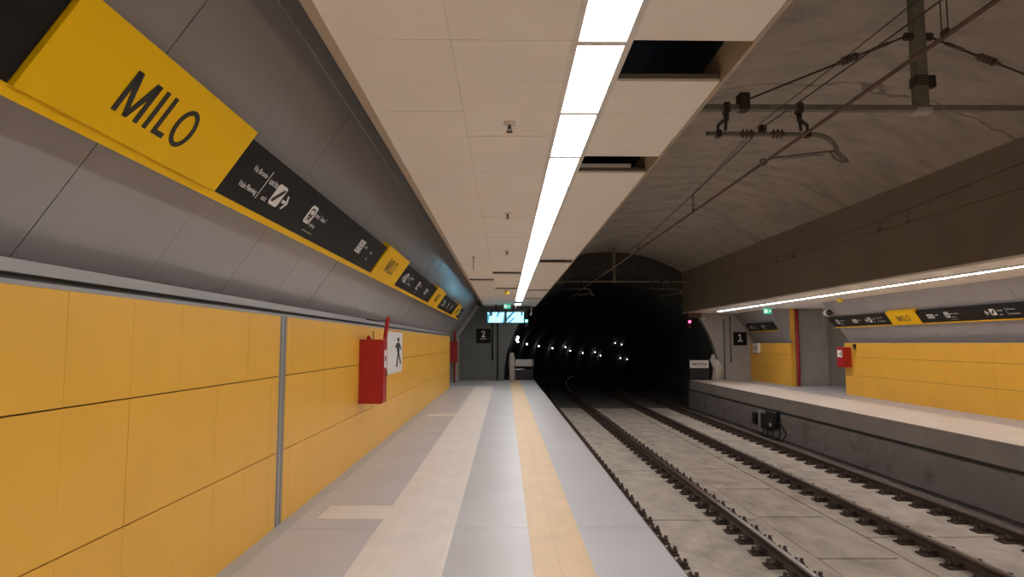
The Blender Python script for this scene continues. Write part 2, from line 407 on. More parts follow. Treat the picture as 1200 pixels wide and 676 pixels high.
# light panels
def make_light(y0, y1):
    t = thing('ceiling_light', (0.5225, y0, CE), '', 'ceiling light', 'light panels of the ceiling strip')
    f = MB(); f.box(0.388, 0.395, y0, y1, CE - 0.003, CE + 0.05).box(0.650, 0.657, y0, y1, CE - 0.003, CE + 0.05)
    f.box(0.395, 0.650, y0, y0 + 0.050, CE - 0.003, CE + 0.05).box(0.395, 0.650, y1 - 0.002, y1, CE - 0.003, CE + 0.05)
    f.box(0.395, 0.650, y0, y1, CE + 0.03, CE + 0.05)
    f.build('frame', M['light_frame'], t)
    MB().box(0.395, 0.650, y0 + 0.050, y1 - 0.002, CE - 0.001, CE + 0.012).build('diffuser', M['light'], t)
    return t
L0 = make_light(2.244, 3.314)
L0['label'] = 'white light panel of the ceiling strip cut by the top edge of the view'
k = 1
while 2.244 + 1.07 * k < 24.6:
    if k == 1: lb = 'white light panel of the ceiling strip level with the first open ceiling hole'
    else: lb = f'{ORD[k]} white light panel of the ceiling strip, counting from the camera'
    copy_thing(L0, (0.5225, 2.244 + 1.07 * k, CE), lb); k += 1
copy_thing(L0, (0.5225, 26.3, CE), 'last white light panel of the ceiling strip, set apart above the monitors')
for j in range(1, 11): copy_thing(L0, (0.5225, 2.244 - 1.07 * j, CE), 'white light panel of the ceiling strip, behind the viewer')

# sprinklers, rod, beacon
def sprinkler(y, lab):
    t = thing('sprinkler', (0.03, y, CE - 0.06), lab, 'sprinkler', 'ceiling sprinklers')
    MB().lathe((0.03, y, CE), [(0.045, 0.012), (0.045, -0.006), (0.02, -0.012)], 16).build('escutcheon', M['white'], t)
    b = MB(); b.lathe((0.03, y, CE - 0.012), [(0.012, 0), (0.012, -0.02), (0.007, -0.025), (0.007, -0.035)], 10)
    b.tube([(0.018, y, CE - 0.03), (0.014, y, CE - 0.05), (0.03, y, CE - 0.062)], 0.0035, 6).tube([(0.042, y, CE - 0.03), (0.046, y, CE - 0.05), (0.03, y, CE - 0.062)], 0.0035, 6)
    b.build('head', M['steel_dark'], t)
    d = MB(); d.lathe((0.03, y, CE - 0.062), [(0.024, 0), (0.024, -0.004)], 12).build('deflector', M['steel_dark'], t)
sprinkler(4.62, 'small dark sprinkler in the beige ceiling, closest to the camera')
sprinkler(7.91, 'small dark sprinkler in the beige ceiling, middle one of three')
sprinkler(11.19, 'small dark sprinkler in the beige ceiling, farthest of three')
mb = MB(); mb.tube([(-0.60, 12.0, CE), (-0.60, 12.0, CE - 0.24)], 0.008, 6).lathe((-0.60, 12.0, CE), [(0.03, 0), (0.03, -0.01)], 10)
tag(mb.build('hanging_rod', M['steel'], origin=(-0.6, 12, CE)), 'thin steel rod hanging from the ceiling near the grey cladding', 'rod')
def beacon(x, y, z, lab):
    t = thing('smoke_detector', (x, y, z - 0.12), lab, 'smoke detector', 'yellow capped detectors')
    MB().lathe((x, y, z), [(0.06, 0), (0.06, -0.03), (0.045, -0.04)], 14).build('base', M['white'], t)
    MB().lathe((x, y, z - 0.04), [(0.075, 0), (0.085, -0.02), (0.08, -0.07), (0.05, -0.10), (0.0, -0.105)], 16).build('dust_cap', M['cap_yellow'], t)
beacon(0.05, 19.6, CE, 'smoke detector with yellow dust cap hanging under the near platform ceiling')
beacon(9.75, 18.5, 1.32, 'smoke detector with yellow dust cap hanging under the far platform soffit')

# ================================================================== sign band on the left
def milo(mb, a0, b0, c, sx=1.0, sy=1.0):
    """lettering MILO; a along the sign, b up"""
    A = lambda pts: [(a0 + p * sx, b0 + q * sy) for p, q in pts]
    def P(pts): mb.prism(A(pts), c, c + 0.002)
    H = 0.2
    P([(0, 0), (0.031, 0), (0.031, H), (0, H)]); P([(0.155, 0), (0.186, 0), (0.186, H), (0.155, H)])
    P([(0.0, H), (0.040, H), (0.107, 0.0), (0.079, 0.0)]); P([(0.186, H), (0.146, H), (0.079, 0.0), (0.107, 0.0)])
    P([(0.226, 0), (0.256, 0), (0.256, H), (0.226, H)])
    P([(0.298, 0), (0.328, 0), (0.328, H), (0.298, H)]); P([(0.328, 0), (0.392, 0), (0.392, 0.027), (0.328, 0.027)])
    n = 28; cx, cy = 0.497, H / 2
    for i in range(n):
        g0, g1 = 2 * math.pi * i / n, 2 * math.pi * (i + 1) / n
        P([(cx + 0.086 * Cc(g0), cy + 0.105 * S(g0)), (cx + 0.086 * Cc(g1), cy + 0.105 * S(g1)),
           (cx + 0.054 * Cc(g1), cy + 0.079 * S(g1)), (cx + 0.054 * Cc(g0), cy + 0.079 * S(g0))])
def rrect(x0, x1, y0, y1, r=0.02, n=4):
    pts = []
    for cx, cy, g in ((x1 - r, y1 - r, 0), (x0 + r, y1 - r, 90), (x0 + r, y0 + r, 180), (x1 - r, y0 + r, 270)):
        for i in range(n + 1):
            t = math.radians(g + 90 * i / n); pts.append((cx + r * Cc(t), cy + r * S(t)))
    return pts
class Plate:
    """prints on a sign panel; every word line, symbol and arrow becomes a sub-part of its own"""
    def __init__(s, fr): s.fr = fr; s.items = []
    def text(s, *a):
        mb = MB(); mb.fr = s.fr; text_into(mb, *a); s.items.append(('lettering', mb))
    def sym(s, name='pictogram'):
        mb = MB(); mb.fr = s.fr; s.items.append((name, mb)); return Sym(mb)
class Sym:
    def __init__(s, mb): s.mb = mb
    def w(s, *a): s.mb.cur = 0; s.mb.prism(*a)
    def k(s, *a): s.mb.cur = 1; s.mb.prism(*a)
def arrow(mb, a, b, s, c, d=1):
    mb.prism([(a, b - s * .12), (a + d * s * .6, b - s * .12), (a + d * s * .6, b + s * .12), (a, b + s * .12)], c, c + .001)
    mb.prism([(a + d * s * .35, b + s * .5), (a + d * s * .62, b + s * .5), (a + d * s, b), (a + d * s * .62, b - s * .5), (a + d * s * .35, b - s * .5), (a + d * s * .72, b)], c, c + .001)
def icon_exit(pl, a, b, s, c):
    q = pl.sym()
    q.w(rrect(a, a + s, b, b + s, s * .16), c, c + .001)
    q.k([(a + s * .12, b + s * .16), (a + s * .34, b + s * .16), (a + s * .9, b + s * .74), (a + s * .9, b + s * .86), (a + s * .72, b + s * .86), (a + s * .12, b + s * .30)], c + .001, c + .002)
def icon_train(pl, a, b, s, c):
    q = pl.sym()
    q.w(rrect(a, a + s * .95, b, b + s, s * .2), c, c + .001)
    q.k(rrect(a + s * .2, a + s * .75, b + s * .22, b + s * .86, s * .12), c + .001, c + .002)
    q.w(rrect(a + s * .29, a + s * .66, b + s * .52, b + s * .76, s * .05), c + .002, c + .003)
    q.w(rrect(a + s * .27, a + s * .38, b + s * .28, b + s * .39, s * .05), c + .002, c + .003)
    q.w(rrect(a + s * .57, a + s * .68, b + s * .28, b + s * .39, s * .05), c + .002, c + .003)
    q.k([(a + s * .16, b + s * .10), (a + s * .24, b + s * .10), (a + s * .34, b + s * .22), (a + s * .26, b + s * .22)], c + .001, c + .002)
    q.k([(a + s * .79, b + s * .10), (a + s * .71, b + s * .10), (a + s * .61, b + s * .22), (a + s * .69, b + s * .22)], c + .001, c + .002)
def icon_grid(pl, a, b, s, c):
    for i in range(3):
        for j in range(2):
            x, y = a + i * s * .52, b + j * s * .54; q = pl.sym()
            q.w(rrect(x, x + s * .46, y, y + s * .48, s * .06), c, c + .001)
            if (i + j) % 2: q.k([(x + s * .12, y + s * .10), (x + s * .2, y + s * .06), (x + s * .34, y + s * .38), (x + s * .26, y + s * .42)], c + .001, c + .002)
            else: q.k(rrect(x + s * .14, x + s * .32, y + s * .10, y + s * .38, s * .05), c + .001, c + .002)
def fill_dir(pl, spec):
    c = 0.0015
    for kind, a, *r in spec:
        if kind == 'exit':
            # right-aligned street names, rule, exit words, icon, arrow
            pl.text('Via Bronte', .052, a + .20, .235, c, 'RIGHT', .0006)
            pl.text('Viale Fleming', .052, a + .20, .105, c, 'RIGHT', .0006)
            pl.sym('divider').mb.prism([(a + .226, .085), (a + .234, .085), (a + .234, .30), (a + .226, .30)], c, c + .001)
            pl.text('uscita', .068, a + .262, .218, c, 'LEFT', .0008)
            pl.text('exit', .056, a + .30, .098, c, 'LEFT', .0004)
            icon_exit(pl, a + .425, .10, .165, c); arrow(pl.sym('arrow').mb, a + .615, .165, .11, c)
        elif kind == 'train':
            icon_train(pl, a, .115, .165, c)
            pl.text('treni', .062, a + .17, .20, c, 'LEFT', .0008)
            pl.text('linea 1', .062, a + .33, .20, c, 'LEFT', .0008)
            pl.text('railway', .052, a + .175, .11, c, 'LEFT', .0003)
            pl.sym('divider').mb.prism([(a + .10, .055), (a + .36, .055), (a + .36, .060), (a + .10, .060)], c, c + .001)
        elif kind == 'grid':
            icon_grid(pl, a, .13, .15, c)
            pl.text('divieti', .05, a + .28, .22, c, 'LEFT', .0006); pl.text('rules', .05, a + .62, .20, c, 'LEFT', .0006); pl.text('no', .05, a + .6, .11, c, 'LEFT', .0006)
        elif kind == 'exit_back':
            arrow(pl.sym('arrow').mb, a + .10, .18, .12, c, -1); icon_exit(pl, a + .14, .11, .165, c)
            pl.text('uscita', .066, a + .36, .205, c, 'LEFT', .0008); pl.text('exit', .056, a + .36, .105, c, 'LEFT', .0004)
            pl.sym('divider').mb.prism([(a + .60, .09), (a + .607, .09), (a + .607, .29), (a + .60, .29)], c, c + .001)
            pl.text('Via Bronte', .05, a + .64, .225, c, 'LEFT', .0006); pl.text('Viale Fleming', .05, a + .64, .11, c, 'LEFT', .0006)
        elif kind == 'wc':
            for i in range(3):
                q = pl.sym(); q.w(rrect(a + i * .085, a + i * .085 + .07, .12, .245, .012), c, c + .001)
                q.k(rrect(a + i * .085 + .025, a + i * .085 + .045, .14, .21, .008), c + .001, c + .002)
            pl.text('servizi', .055, a + .28, .19, c, 'LEFT', .0006)
def band_panel(side, y0, y1, kind, label, spec=(), cat='sign', milo_at=None):
    """one panel of a sign band, box section with its face sloping over the platform"""
    if side == 'L':
        bz = 0.897; bx = -2.343 + 0.69 * bz; e1, up, nn, a0 = (0, 1, 0), UP, NL, y0
        a_of = lambda yv: yv - y0; org = (bx, y0, bz); H = 0.386; A = y1 - y0
    else:
        bz = 0.515; bx = 11.05 - 0.69 * bz; e1, up, nn = (0, -1, 0), Vector((-0.568, 0, 0.823)), Vector((-0.823, 0, -0.568))
        org = (bx, y1, bz); H = 0.345; A = y1 - y0
    fr = frame(org, e1, up, nn)
    if kind == 'black':
        t = thing('direction_sign', org, label, 'sign', 'black direction panels')
        p = MB(); p.fr = fr; p.box(0.002, A - 0.002, 0.0, H, -0.085, 0.0)
        b = p.build('panel', M['sign_black'], t)
        if spec:
            pl = Plate(fr); fill_dir(pl, spec)
            for nm_, mb_ in pl.items: mb_.build(nm_, [M['print_white'], M['print_black']], b)
    else:
        t = thing('station_name_sign', org, label, 'sign', 'yellow MILO panels')
        top = H + (0.045 if side == 'L' else 0.055)
        p = MB(); p.fr = fr; p.box(0.0, A, 0.001, top, -0.085, 0.018)
        b = p.build('panel', M['sign_yellow'], t)
        q = MB(); q.fr = fr
        if side == 'L': milo(q, 0.443 * A / 1.545, 0.108, 0.0185)
        else: milo(q, A / 2 - 0.26, 0.095, 0.0185, 0.95, 0.85)
        q.build('lettering', M['print_black'], b)
    return t
band_panel('L', -3.5, 2.165, 'black', 'black sign panel at the top corner, before the largest MILO panel')
band_panel('L', 2.17, 3.715, 'yellow', 'yellow MILO station panel, largest and closest of the four on the near wall')
band_panel('L', 3.72, 8.13, 'black', 'longest black direction panel, with uscita exit and train symbols', (('exit', 4.0 - 3.72), ('train', 5.17 - 3.72), ('grid', 6.93 - 3.72)))
band_panel('L', 8.135, 9.80, 'yellow', 'second yellow MILO station panel along the near wall')
band_panel('L', 9.805, 14.20, 'black', 'black direction panel between second and third yellow MILO panels of the near wall', (('exit_back', .35), ('train', 1.9), ('wc', 3.1)))
band_panel('L', 14.205, 15.95, 'yellow', 'third yellow MILO station panel along the near wall')
band_panel('L', 15.955, 20.40, 'black', 'black direction panel between third and fourth yellow MILO panels of the near wall', (('exit', .5), ('train', 2.0), ('grid', 3.1)))
band_panel('L', 20.405, 22.0, 'yellow', 'fourth and farthest yellow MILO station panel along the near wall')
band_panel('L', 22.005, 23.5, 'black', 'short black direction panel at the far end of the near sign band', (('exit_back', .2),))
# yellow lip running under the band
mb = MB(); mb.fr = frame((-2.343 + 0.69 * 0.897, 0, 0.897), (0, 1, 0), UP, NL)
mb.box(-3.5, 23.5, -0.047, -0.001, -0.09, 0.006)
tag(mb.build('sign_ledge', M['sign_yellow'], origin=(-1.74, 10, 0.86)), 'long yellow ledge under the sign band of the near wall', 'ledge')

# ================================================================== fixtures on the left wall
def hydrant(x0, x1, y0, y1, z0, z1, lab, face='x'):
    t = thing('fire_cabinet', ((x0 + x1) / 2, (y0 + y1) / 2, z0), lab, 'fire cabinet', 'red fire cabinets')
    MB().bevbox(x0, x1, y0, y1, z0, z1, 0.008).build('body', M['red'], t)
    if face == 'x':
        d = MB().bevbox(x1, x1 + 0.014, y0 + .012, y1 - .012, z0 + .012, z1 - .012, .004).build('door', M['red'], t)
        h = (z1 - z0)
        MB().box(x1 + .014, x1 + .016, y0 + .08, y1 - .06, z0 + h * .55, z0 + h * .83).build('label_plate', M['white'], d)
        MB().box(x1 + .0162, x1 + .0175, y0 + .12, y1 - .10, z0 + h * .66, z0 + h * .74).build('pictogram', M['print_black'], d)
        MB().bevbox(x1 + .014, x1 + .03, y1 - .05, y1 - .03, z0 + h * .42, z0 + h * .5, .004).build('handle', M['steel'], d)
    elif face == '-x':
        d = MB().bevbox(x0 - 0.014, x0, y0 + .012, y1 - .012, z0 + .012, z1 - .012, .004).build('door', M['red'], t)
        h = (z1 - z0)
        MB().box(x0 - .016, x0 - .014, y0 + .06, y1 - .06, z0 + h * .5, z0 + h * .85).build('label_plate', M['white'], d)
        q = MB().box(x0 - .0175, x0 - .0162, y0 + .10, y0 + .14, z0 + h * .56, z0 + h * .8); q.box(x0 - .0175, x0 - .0162, y0 + .17, y0 + .22, z0 + h * .62, z0 + h * .7)
        q.build('pictogram', M['print_black'], d)
    else:
        d = MB().bevbox(x0 + .012, x1 - .012, y0 - .014, y0, z0 + .012, z1 - .012, .004).build('door', M['red'], t)
        MB().bevbox(x1 - .06, x1 - .04, y0 - .03, y0 - .014, (z0 + z1) / 2, (z0 + z1) / 2 + .08, .004).build('handle', M['steel'], d)
    return t
cab = hydrant(WX - .003, -1.715, 9.0, 9.30, -0.84, 0.052, 'red fire cabinet mounted on the yellow wall below the sloping cladding')
MB().lathe((-1.93, 9.1, 0.052), [(0.032, 0), (0.032, 0.03), (0.02, 0.035), (0.02, 0.055)], 12).build('valve', M['red'], cab)
MB().tube([(-1.87, 9.12, 0.05), (-1.865, 9.12, 0.10), (-1.87, 9.12, 0.17)], 0.008, 6).build('pipe', M['steel'], cab)
# red projecting sign above it: thin folded plate widening upwards
fs = thing('fire_point_sign', (-1.74, 9.18, 0.06), 'red projecting fire sign standing up above the red cabinet on the yellow wall', 'sign')
mb = MB()
yq = 9.15
for q in (0,):
    A = [(-1.738, 0.055), (-1.715, 0.055), (-1.672, 0.385), (-1.708, 0.335)]
    v = [(x, yq, z) for x, z in A] + [(x, yq + 0.03, z) for x, z in A]
    mb.add(v, [(0, 1, 2, 3), (4, 5, 6, 7), (0, 1, 5, 4), (1, 2, 6, 5), (2, 3, 7, 6), (3, 0, 4, 7)])
    v = [(-1.715, yq, 0.055), (-1.672, yq, 0.385), (-1.664, yq + .14, 0.385), (-1.707, yq + .14, 0.055)]
    v += [(x - .008, y_, z) for x, y_, z in v]
    mb.add(v, [(0, 1, 2, 3), (4, 5, 6, 7), (0, 1, 5, 4), (1, 2, 6, 5), (2, 3, 7, 6), (3, 0, 4, 7)])
mb.build('plate', M['red'], fs)
MB().tube([(-1.715, yq + .01, 0.31), (-1.84, yq + .01, 0.315), (-1.985, yq + .01, 0.34)], 0.009, 6).build('bracket', M['steel_dark'], fs)
# white exit panel on the wall
wp = thing('exit_direction_sign', (WX, 11.85, -0.55), 'white panel with tall black figure on the yellow wall behind the red cabinet', 'sign')
pb = MB().bevbox(WX + .002, WX + .02, 11.08, 12.63, -0.545, 0.20, .005).build('panel', M['white'], wp)
pf = frame((WX + .0205, 12.15, -0.17), (0, 1.45, 0), (0, 0, 1), (1, 0, 0))
q = MB(); q.fr = pf
q.prism([(0.085 * Cc(2 * math.pi * i / 14), 0.235 + 0.045 * S(2 * math.pi * i / 14)) for i in range(14)], 0, .002)
q.prism([(-.12, .18), (.10, .18), (.12, .12), (.08, -.02), (-.06, -.02), (-.12, .08)], 0, .002)
q.prism([(-.22, .12), (-.10, .18), (-.08, .13), (-.20, .06)], 0, .002); q.prism([(.10, .17), (.26, .06), (.23, .02), (.08, .12)], 0, .002)
q.prism([(.08, -.02), (.24, -.20), (.18, -.25), (-.02, -.02)], 0, .002); q.prism([(-.06, -.02), (.02, -.02), (-.06, -.27), (-.16, -.27)], 0, .002)
q.build('pictogram', M['print_black'], pb)

# ================================================================== far end on the left: passage, end wall
mb = MB()
mb.box(-5.2, -2.06, 27.02, 27.2, FLR, 2.4)         # far side of the passage mouth
mb.box(-5.4, -5.2, 23.0, 27.2, FLR, 2.4)
mb.box(-5.2, WX - 0.16, 23.45, 23.62, FLR, 2.4)
struct(mb.build('wall_passage_left', M['passage_wall']))
mb = MB(); mb.box(-2.06, WX, 27.0, YE, FLR, 0.25)
struct(mb.build('wall_left_end', M['ceil_edge']))
hydrant(-2.36, -1.99, 26.72, 27.0, -0.79, 0.075, 'red fire cabinet at the passage corner by the end wall with the number 2', '-y')
mb = MB(); mb.tube([(-2.11, 26.9, FLR), (-2.11, 26.9, -0.8)], 0.035, 8).tube([(-2.11, 26.9, 0.08), (-2.11, 26.9, 0.62)], 0.035, 8)
tag(mb.build('fire_pipe', M['red'], origin=(-2.11, 26.9, FLR)), 'thin red standpipe running through the far red cabinet of the near platform', 'pipe')
# slanted edge trim of the cladding against the end wall
mb = MB(); mb.fr = frame((-2.475 + .69 * .1 + .02, 0, .1), (0, 1, 0), UP, NL); mb.box(YE - 0.22, YE - .02, 0, 1.95, 0.0, 0.15)
struct(mb.build('trim_7', M['gutter']))

# end wall with the bore opening
BX, BZ, BR = 4.74, -1.55, 4.79
mb = MB()
n = 72; inner = []; outer = []
for i in range(n + 1):
    g = math.radians(-35 + 250 * i / n)
    x, z_ = BX + BR * Cc(g), BZ + BR * S(g)
    inner.append((x, z_))
    # project to a big rectangle
    dx, dz = Cc(g), S(g); tt = 1e9
    if dx > 1e-6: tt = min(tt, (14.0 - BX) / dx)
    if dx < -1e-6: tt = min(tt, (-6.0 - BX) / dx)
    if dz > 1e-6: tt = min(tt, (4.6 - BZ) / dz)
    if dz < -1e-6: tt = min(tt, (-4.4 - BZ) / dz)
    outer.append((BX + dx * tt, BZ + dz * tt))
def portal(sel, name, m):
    """part of the end wall around the bore, chosen by the position of its segments"""
    mb = MB()
    for i in range(n):
        xm = (inner[i][0] + inner[i + 1][0]) / 2; zm = (inner[i][1] + inner[i + 1][1]) / 2
        if not sel(xm, zm): continue
        for yy in (YE, YE + 0.4): mb.strip([(a, yy, b) for a, b in inner[i:i + 2]], [(a, yy, b) for a, b in outer[i:i + 2]])
        mb.strip([(a, YE, b) for a, b in inner[i:i + 2]], [(a, YE + 0.4, b) for a, b in inner[i:i + 2]])
    struct(mb.build(name, m))
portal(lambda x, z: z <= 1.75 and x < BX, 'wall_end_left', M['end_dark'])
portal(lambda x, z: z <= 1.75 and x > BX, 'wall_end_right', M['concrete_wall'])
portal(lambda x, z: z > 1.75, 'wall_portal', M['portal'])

# platform number signs
def number_sign(x0, x1, z0, z1, y, s, lab):
    t = thing('platform_number_sign', ((x0 + x1) / 2, y, z0), lab, 'sign')
    p = MB().bevbox(x0, x1, y - .03, y - .002, z0, z1, .004).build('panel', M['sign_black'], t)
    q = MB(); q.fr = frame(((x0 + x1) / 2, y - .0315, z0), (1, 0, 0), (0, 0, 1), (0, -1, 0))
    h = z1 - z0
    if s == '1':
        q.prism([(-.03 * h, .40 * h), (.05 * h, .40 * h), (.05 * h, .86 * h), (-.02 * h, .86 * h), (-.16 * h, .76 * h), (-.13 * h, .69 * h), (-.03 * h, .75 * h)], 0, .001)
        q.prism([(-.13 * h, .36 * h), (.15 * h, .36 * h), (.15 * h, .405 * h), (-.13 * h, .405 * h)], 0, .001)
    else: text_into(q, s, h * .62, 0, h * .42, 0, 'CENTER', .006)
    text_into(q, 'binario', h * .15, 0, h * .26, 0, 'CENTER', .001)
    q.build('lettering', M['print_white'], p)
number_sign(-1.29, -0.645, 0.0, 0.64, YE, '2', 'black square sign with a white number 2 on the end wall under the monitors')
number_sign(10.20, 10.80, -0.10, 0.495, YE, '1', 'black square sign with a white number 1 on the far platform end wall')
# conduits on the end walls
def conduit(x, z0, z1, lab, m='black', r=.022):
    mb = MB(); mb.tube([(x, YE - .03, z0), (x, YE - .03, z1)], r, 8)
    for zz in (z0 + .1, (z0 + z1) / 2, z1 - .1): mb.box(x - .04, x + .04, YE - .05, YE, zz - .015, zz + .015)
    tag(mb.build('conduit', M[m], origin=(x, YE, z0)), lab, 'conduit', 'end wall conduits')
conduit(-0.56, -0.75, 1.5, 'dark vertical conduit beside the number 2 sign, first one', r=.035)
conduit(-0.33, FLR, 1.5, 'dark vertical conduit reaching the floor right of the number 2 sign', r=.03)
conduit(9.78, FLR, 1.1, 'thin vertical conduit under the pale lamp on the far end wall', r=.018)
conduit(10.06, -0.85, 1.2, 'thin vertical conduit just left of the number 1 sign', r=.018)
t = thing('bulkhead_lamp', (9.82, YE, 1.08), 'pale unlit bulkhead lamp high on the far end wall above thin conduits', 'lamp')
MB().bevbox(9.68, 10.0, YE - .07, YE, 1.112, 1.19, .02).build('housing', M['white'], t)
MB().bevbox(9.71, 9.97, YE - .10, YE - .07, 1.122, 1.18, .012).build('lens', M['pale_board'], t)

# monitors
def monitor(x0, x1, z0, z1, y, lab, flip):
    t = thing('monitor', ((x0 + x1) / 2, y, z0), lab, 'monitor', 'hanging monitors')
    MB().bevbox(x0, x1, y, y + .07, z0, z1, .01).build('casing', M['black'], t)
    a, b, c, d = x0 + .03, x1 - .03, z0 + .03, z1 - .035
    W, Hh = b - a, d - c
    q = MB(); yy = y - .002
    R = lambda pts, o=0: q.quad(*[(a + p * W, yy - o, c + r * Hh) for p, r in pts])
    q.cur = 0; R([(0, 0), (1, 0), (1, 1), (0, 1)])
    if not flip:
        q.cur = 2; R([(.10, .68), (.30, .62), (.30, 1), (.10, 1)], .001)
        q.cur = 1; R([(0, 0), (.06, 0), (.14, .68), (.0, .9)], .001); R([(.60, .5), (.75, 1), (.62, 1), (.52, .62)], .001); R([(.88, 0), (1, 0), (1, .8)], .001)
    else:
        q.cur = 1; R([(0, .1), (.0, .5), (.32, 1), (.46, 1)], .001); R([(.05, .0), (.22, 0), (.5, .45), (.42, .52)], .001)
        q.cur = 2; R([(.06, .55), (.12, .48), (.38, .86), (.32, .92)], .001); R([(.84, .62), (.93, .7), (.93, 1), (.84, 1)], .001)
    q.build('screen', [M['scr_a'], M['scr_b'], M['scr_c']], t)
    MB().tube([((x0 + x1) / 2, y + .04, z1), ((x0 + x1) / 2, y + .04, CE)], .03, 8).build('hanger', M['black'], t)
monitor(-0.78, -0.005, 0.83, 1.33, 26.95, 'lit monitor hanging under the ceiling, the one over the number 2 sign', False)
monitor(0.035, 0.81, 0.83, 1.33, 26.95, 'lit monitor hanging under the ceiling, the one beside the tunnel', True)

# exit signs
def exit_sign(x0, x1, y, ztop, zc, lab):
    h = (x1 - x0) * .72
    t = thing('exit_sign', ((x0 + x1) / 2, y, ztop - .05 - h), lab, 'exit sign', 'green exit signs')
    p = MB().bevbox(x0, x1, y, y + .04, ztop - .05 - h, ztop - .05, .005).build('panel', M['green'], t)
    z0 = ztop - .05 - h; w = x1 - x0
    q = MB(); q.fr = frame((x0, y - .002, z0), (1, 0, 0), (0, 0, 1), (0, -1, 0))
    q.prism([(w * .08, h * .18), (w * .30, h * .18), (w * .30, h * .82), (w * .08, h * .82)], 0, .001)
    q.prism([(w * (.45 + .05 * Cc(i * .6283)), h * (.74 + .07 * S(i * .6283))) for i in range(10)], 0, .001)
    q.prism([(w * .38, h * .62), (w * .5, h * .66), (w * .52, h * .40), (w * .58, h * .18), (w * .5, h * .18), (w * .44, h * .38), (w * .36, h * .20), (w * .30, h * .24), (w * .40, h * .46)], 0, .001)
    arrow(q, w * .66, h * .5, w * .26, 0)
    q.build('pictogram', M['green_fig'], p)
    MB().tube([((x0 + x1) / 2, y + .02, ztop - .05), ((x0 + x1) / 2, y + .02, ztop)], .012, 6).build('stem', M['white'], t)
exit_sign(-0.057, 0.223, 25.6, CE, 0, 'small green exit sign under the ceiling above the two monitors')
exit_sign(9.44, 9.73, 23.25, 1.32, 0, 'small green exit sign hanging below the far platform light line')

# signals
def signal(x, y, z, ztop, m, lab, lens):
    t = thing('signal_light', (x, y, z - .3), lab, 'signal')
    MB().bevbox(x - .085, x + .085, y, y + .12, z - .27, z + .13, .015).build('housing', M['black'], t)
    MB().lathe((x, y, z), [(.055, 0.0), (.055, -.012), (.0, -.02)], 16, 'y').build('lens', m, t, ).__setitem__('label', lens)
    MB().lathe((x, y, z - .17), [(.05, 0.0), (.05, -.01), (.0, -.016)], 16, 'y').build('unlit_lens', M['sign_black'], t)
    v = MB(); v.smooth = True
    pts0 = [(x + .068 * Cc(math.radians(g)), y, z + .068 * S(math.radians(g))) for g in range(0, 181, 20)]
    pts1 = [(px, y - .10, pz + .0) for px, _, pz in pts0]
    v.strip(pts0, pts1).build('hood', M['black'], t)
    MB().tube([(x, y + .06, z + .13), (x, y + .06, ztop)], .022, 8).build('pole', M['steel_dark'], t)
signal(0.93, 28.1, 0.97, CE, M['sig_green'], 'blue-green lit signal hanging beside the right monitor at the tunnel mouth', 'glowing blue-green lens')
signal(8.14, 28.2, 0.94, 1.32, M['sig_red'], 'red lit signal hanging at the tunnel mouth by the far platform', 'glowing red lens')
mb = MB(); g = [(8.66 + .07 * Cc(math.radians(a)), 28.0, 1.08 + .085 * S(math.radians(a))) for a in range(0, 361, 24)]
mb.tube(g, .018, 6); mb.tube([(8.66, 28.0, 1.16), (8.66, 28.0, 1.32)], .012, 6)
tag(mb.build('hanging_ring', M['white'], origin=(8.66, 28, 1.0)), 'white ring hanging from the soffit end right of the red signal', 'ring')
# small camera by the monitors
t = thing('security_camera', (1.12, 27.4, 1.18), 'small security camera under the ceiling edge right of the monitors', 'camera')
MB().bevbox(1.07, 1.17, 27.3, 27.5, 1.18, 1.28, .02).build('housing', M['pale_board'], t)
MB().lathe((1.12, 27.3, 1.23), [(.035, 0), (.035, -.02), (.02, -.022)], 12, 'y').build('lens', M['black'], t)
MB().tube([(1.12, 27.4, 1.28), (1.12, 27.4, CE)], .012, 6).build('mount', M['white'], t)

# end-of-platform barriers
t = thing('platform_barrier', (0.75, 28.72, FLR), 'pale end barrier with post and blank board on the near platform', 'barrier')
mb = MB(); mb.smooth = True
pts = [(0.30, 28.72, FLR), (0.31, 28.72, -1.3), (0.29, 28.72, -0.9), (0.31, 28.72, -0.6), (0.30, 28.72, -0.42)]
mb.tube(pts, [.14, .13, .14, .13, .10], 12).build('wrapped_post', M['wrap'], t)
MB().bevbox(0.45, 1.27, 28.70, 28.73, -1.03, -0.72, .006).build('board', M['pale_board'], t)
MB().tube([(0.42, 28.72, -1.16), (0.86, 28.72, -1.15)], .025, 8).build('rail', M['white'], t)
mb = MB(); mb.box(1.20, 1.24, 28.70, 28.74, FLR, -0.70).box(0.42, 1.22, 28.73, 28.75, FLR + .05, FLR + .45); mb.build('frame', M['black'], t)
t = thing('platform_barrier', (8.7, 28.55, FLR), 'dark end barrier with white lettered board by the far platform end', 'barrier')
mb = MB(); mb.box(8.2, 8.24, 28.54, 28.58, FLR, -0.68).box(9.02, 9.06, 28.54, 28.58, FLR, -0.68).box(8.24, 9.02, 28.55, 28.57, FLR + .05, FLR + .55); mb.build('frame', M['black'], t)
bd = MB().bevbox(8.2, 9.04, 28.52, 28.54, -1.10, -0.76, .005).build('board', M['white'], t)
q = MB(); q.fr = frame((8.62, 28.518, -0.99), (1, 0, 0), (0, 0, 1), (0, -1, 0)); text_into(q, 'VIETATO', .17, 0, 0, 0, 'CENTER', .004); q.build('lettering', M['print_black'], bd)
mb = MB()
pts = [(9.30, 28.4, FLR), (9.36, 28.38, -1.35), (9.40, 28.38, -1.1), (9.30, 28.4, -0.85), (9.18, 28.4, -0.72), (9.22, 28.4, -0.5)]
mb.tube(pts, [.20, .20, .21, .19, .13, .06], 12)
tag(mb.build('wrapped_bundle', M['wrap'], origin=(9.3, 28.4, FLR)), 'crumpled pale plastic bundle standing at the far platform end wall', 'bundle')

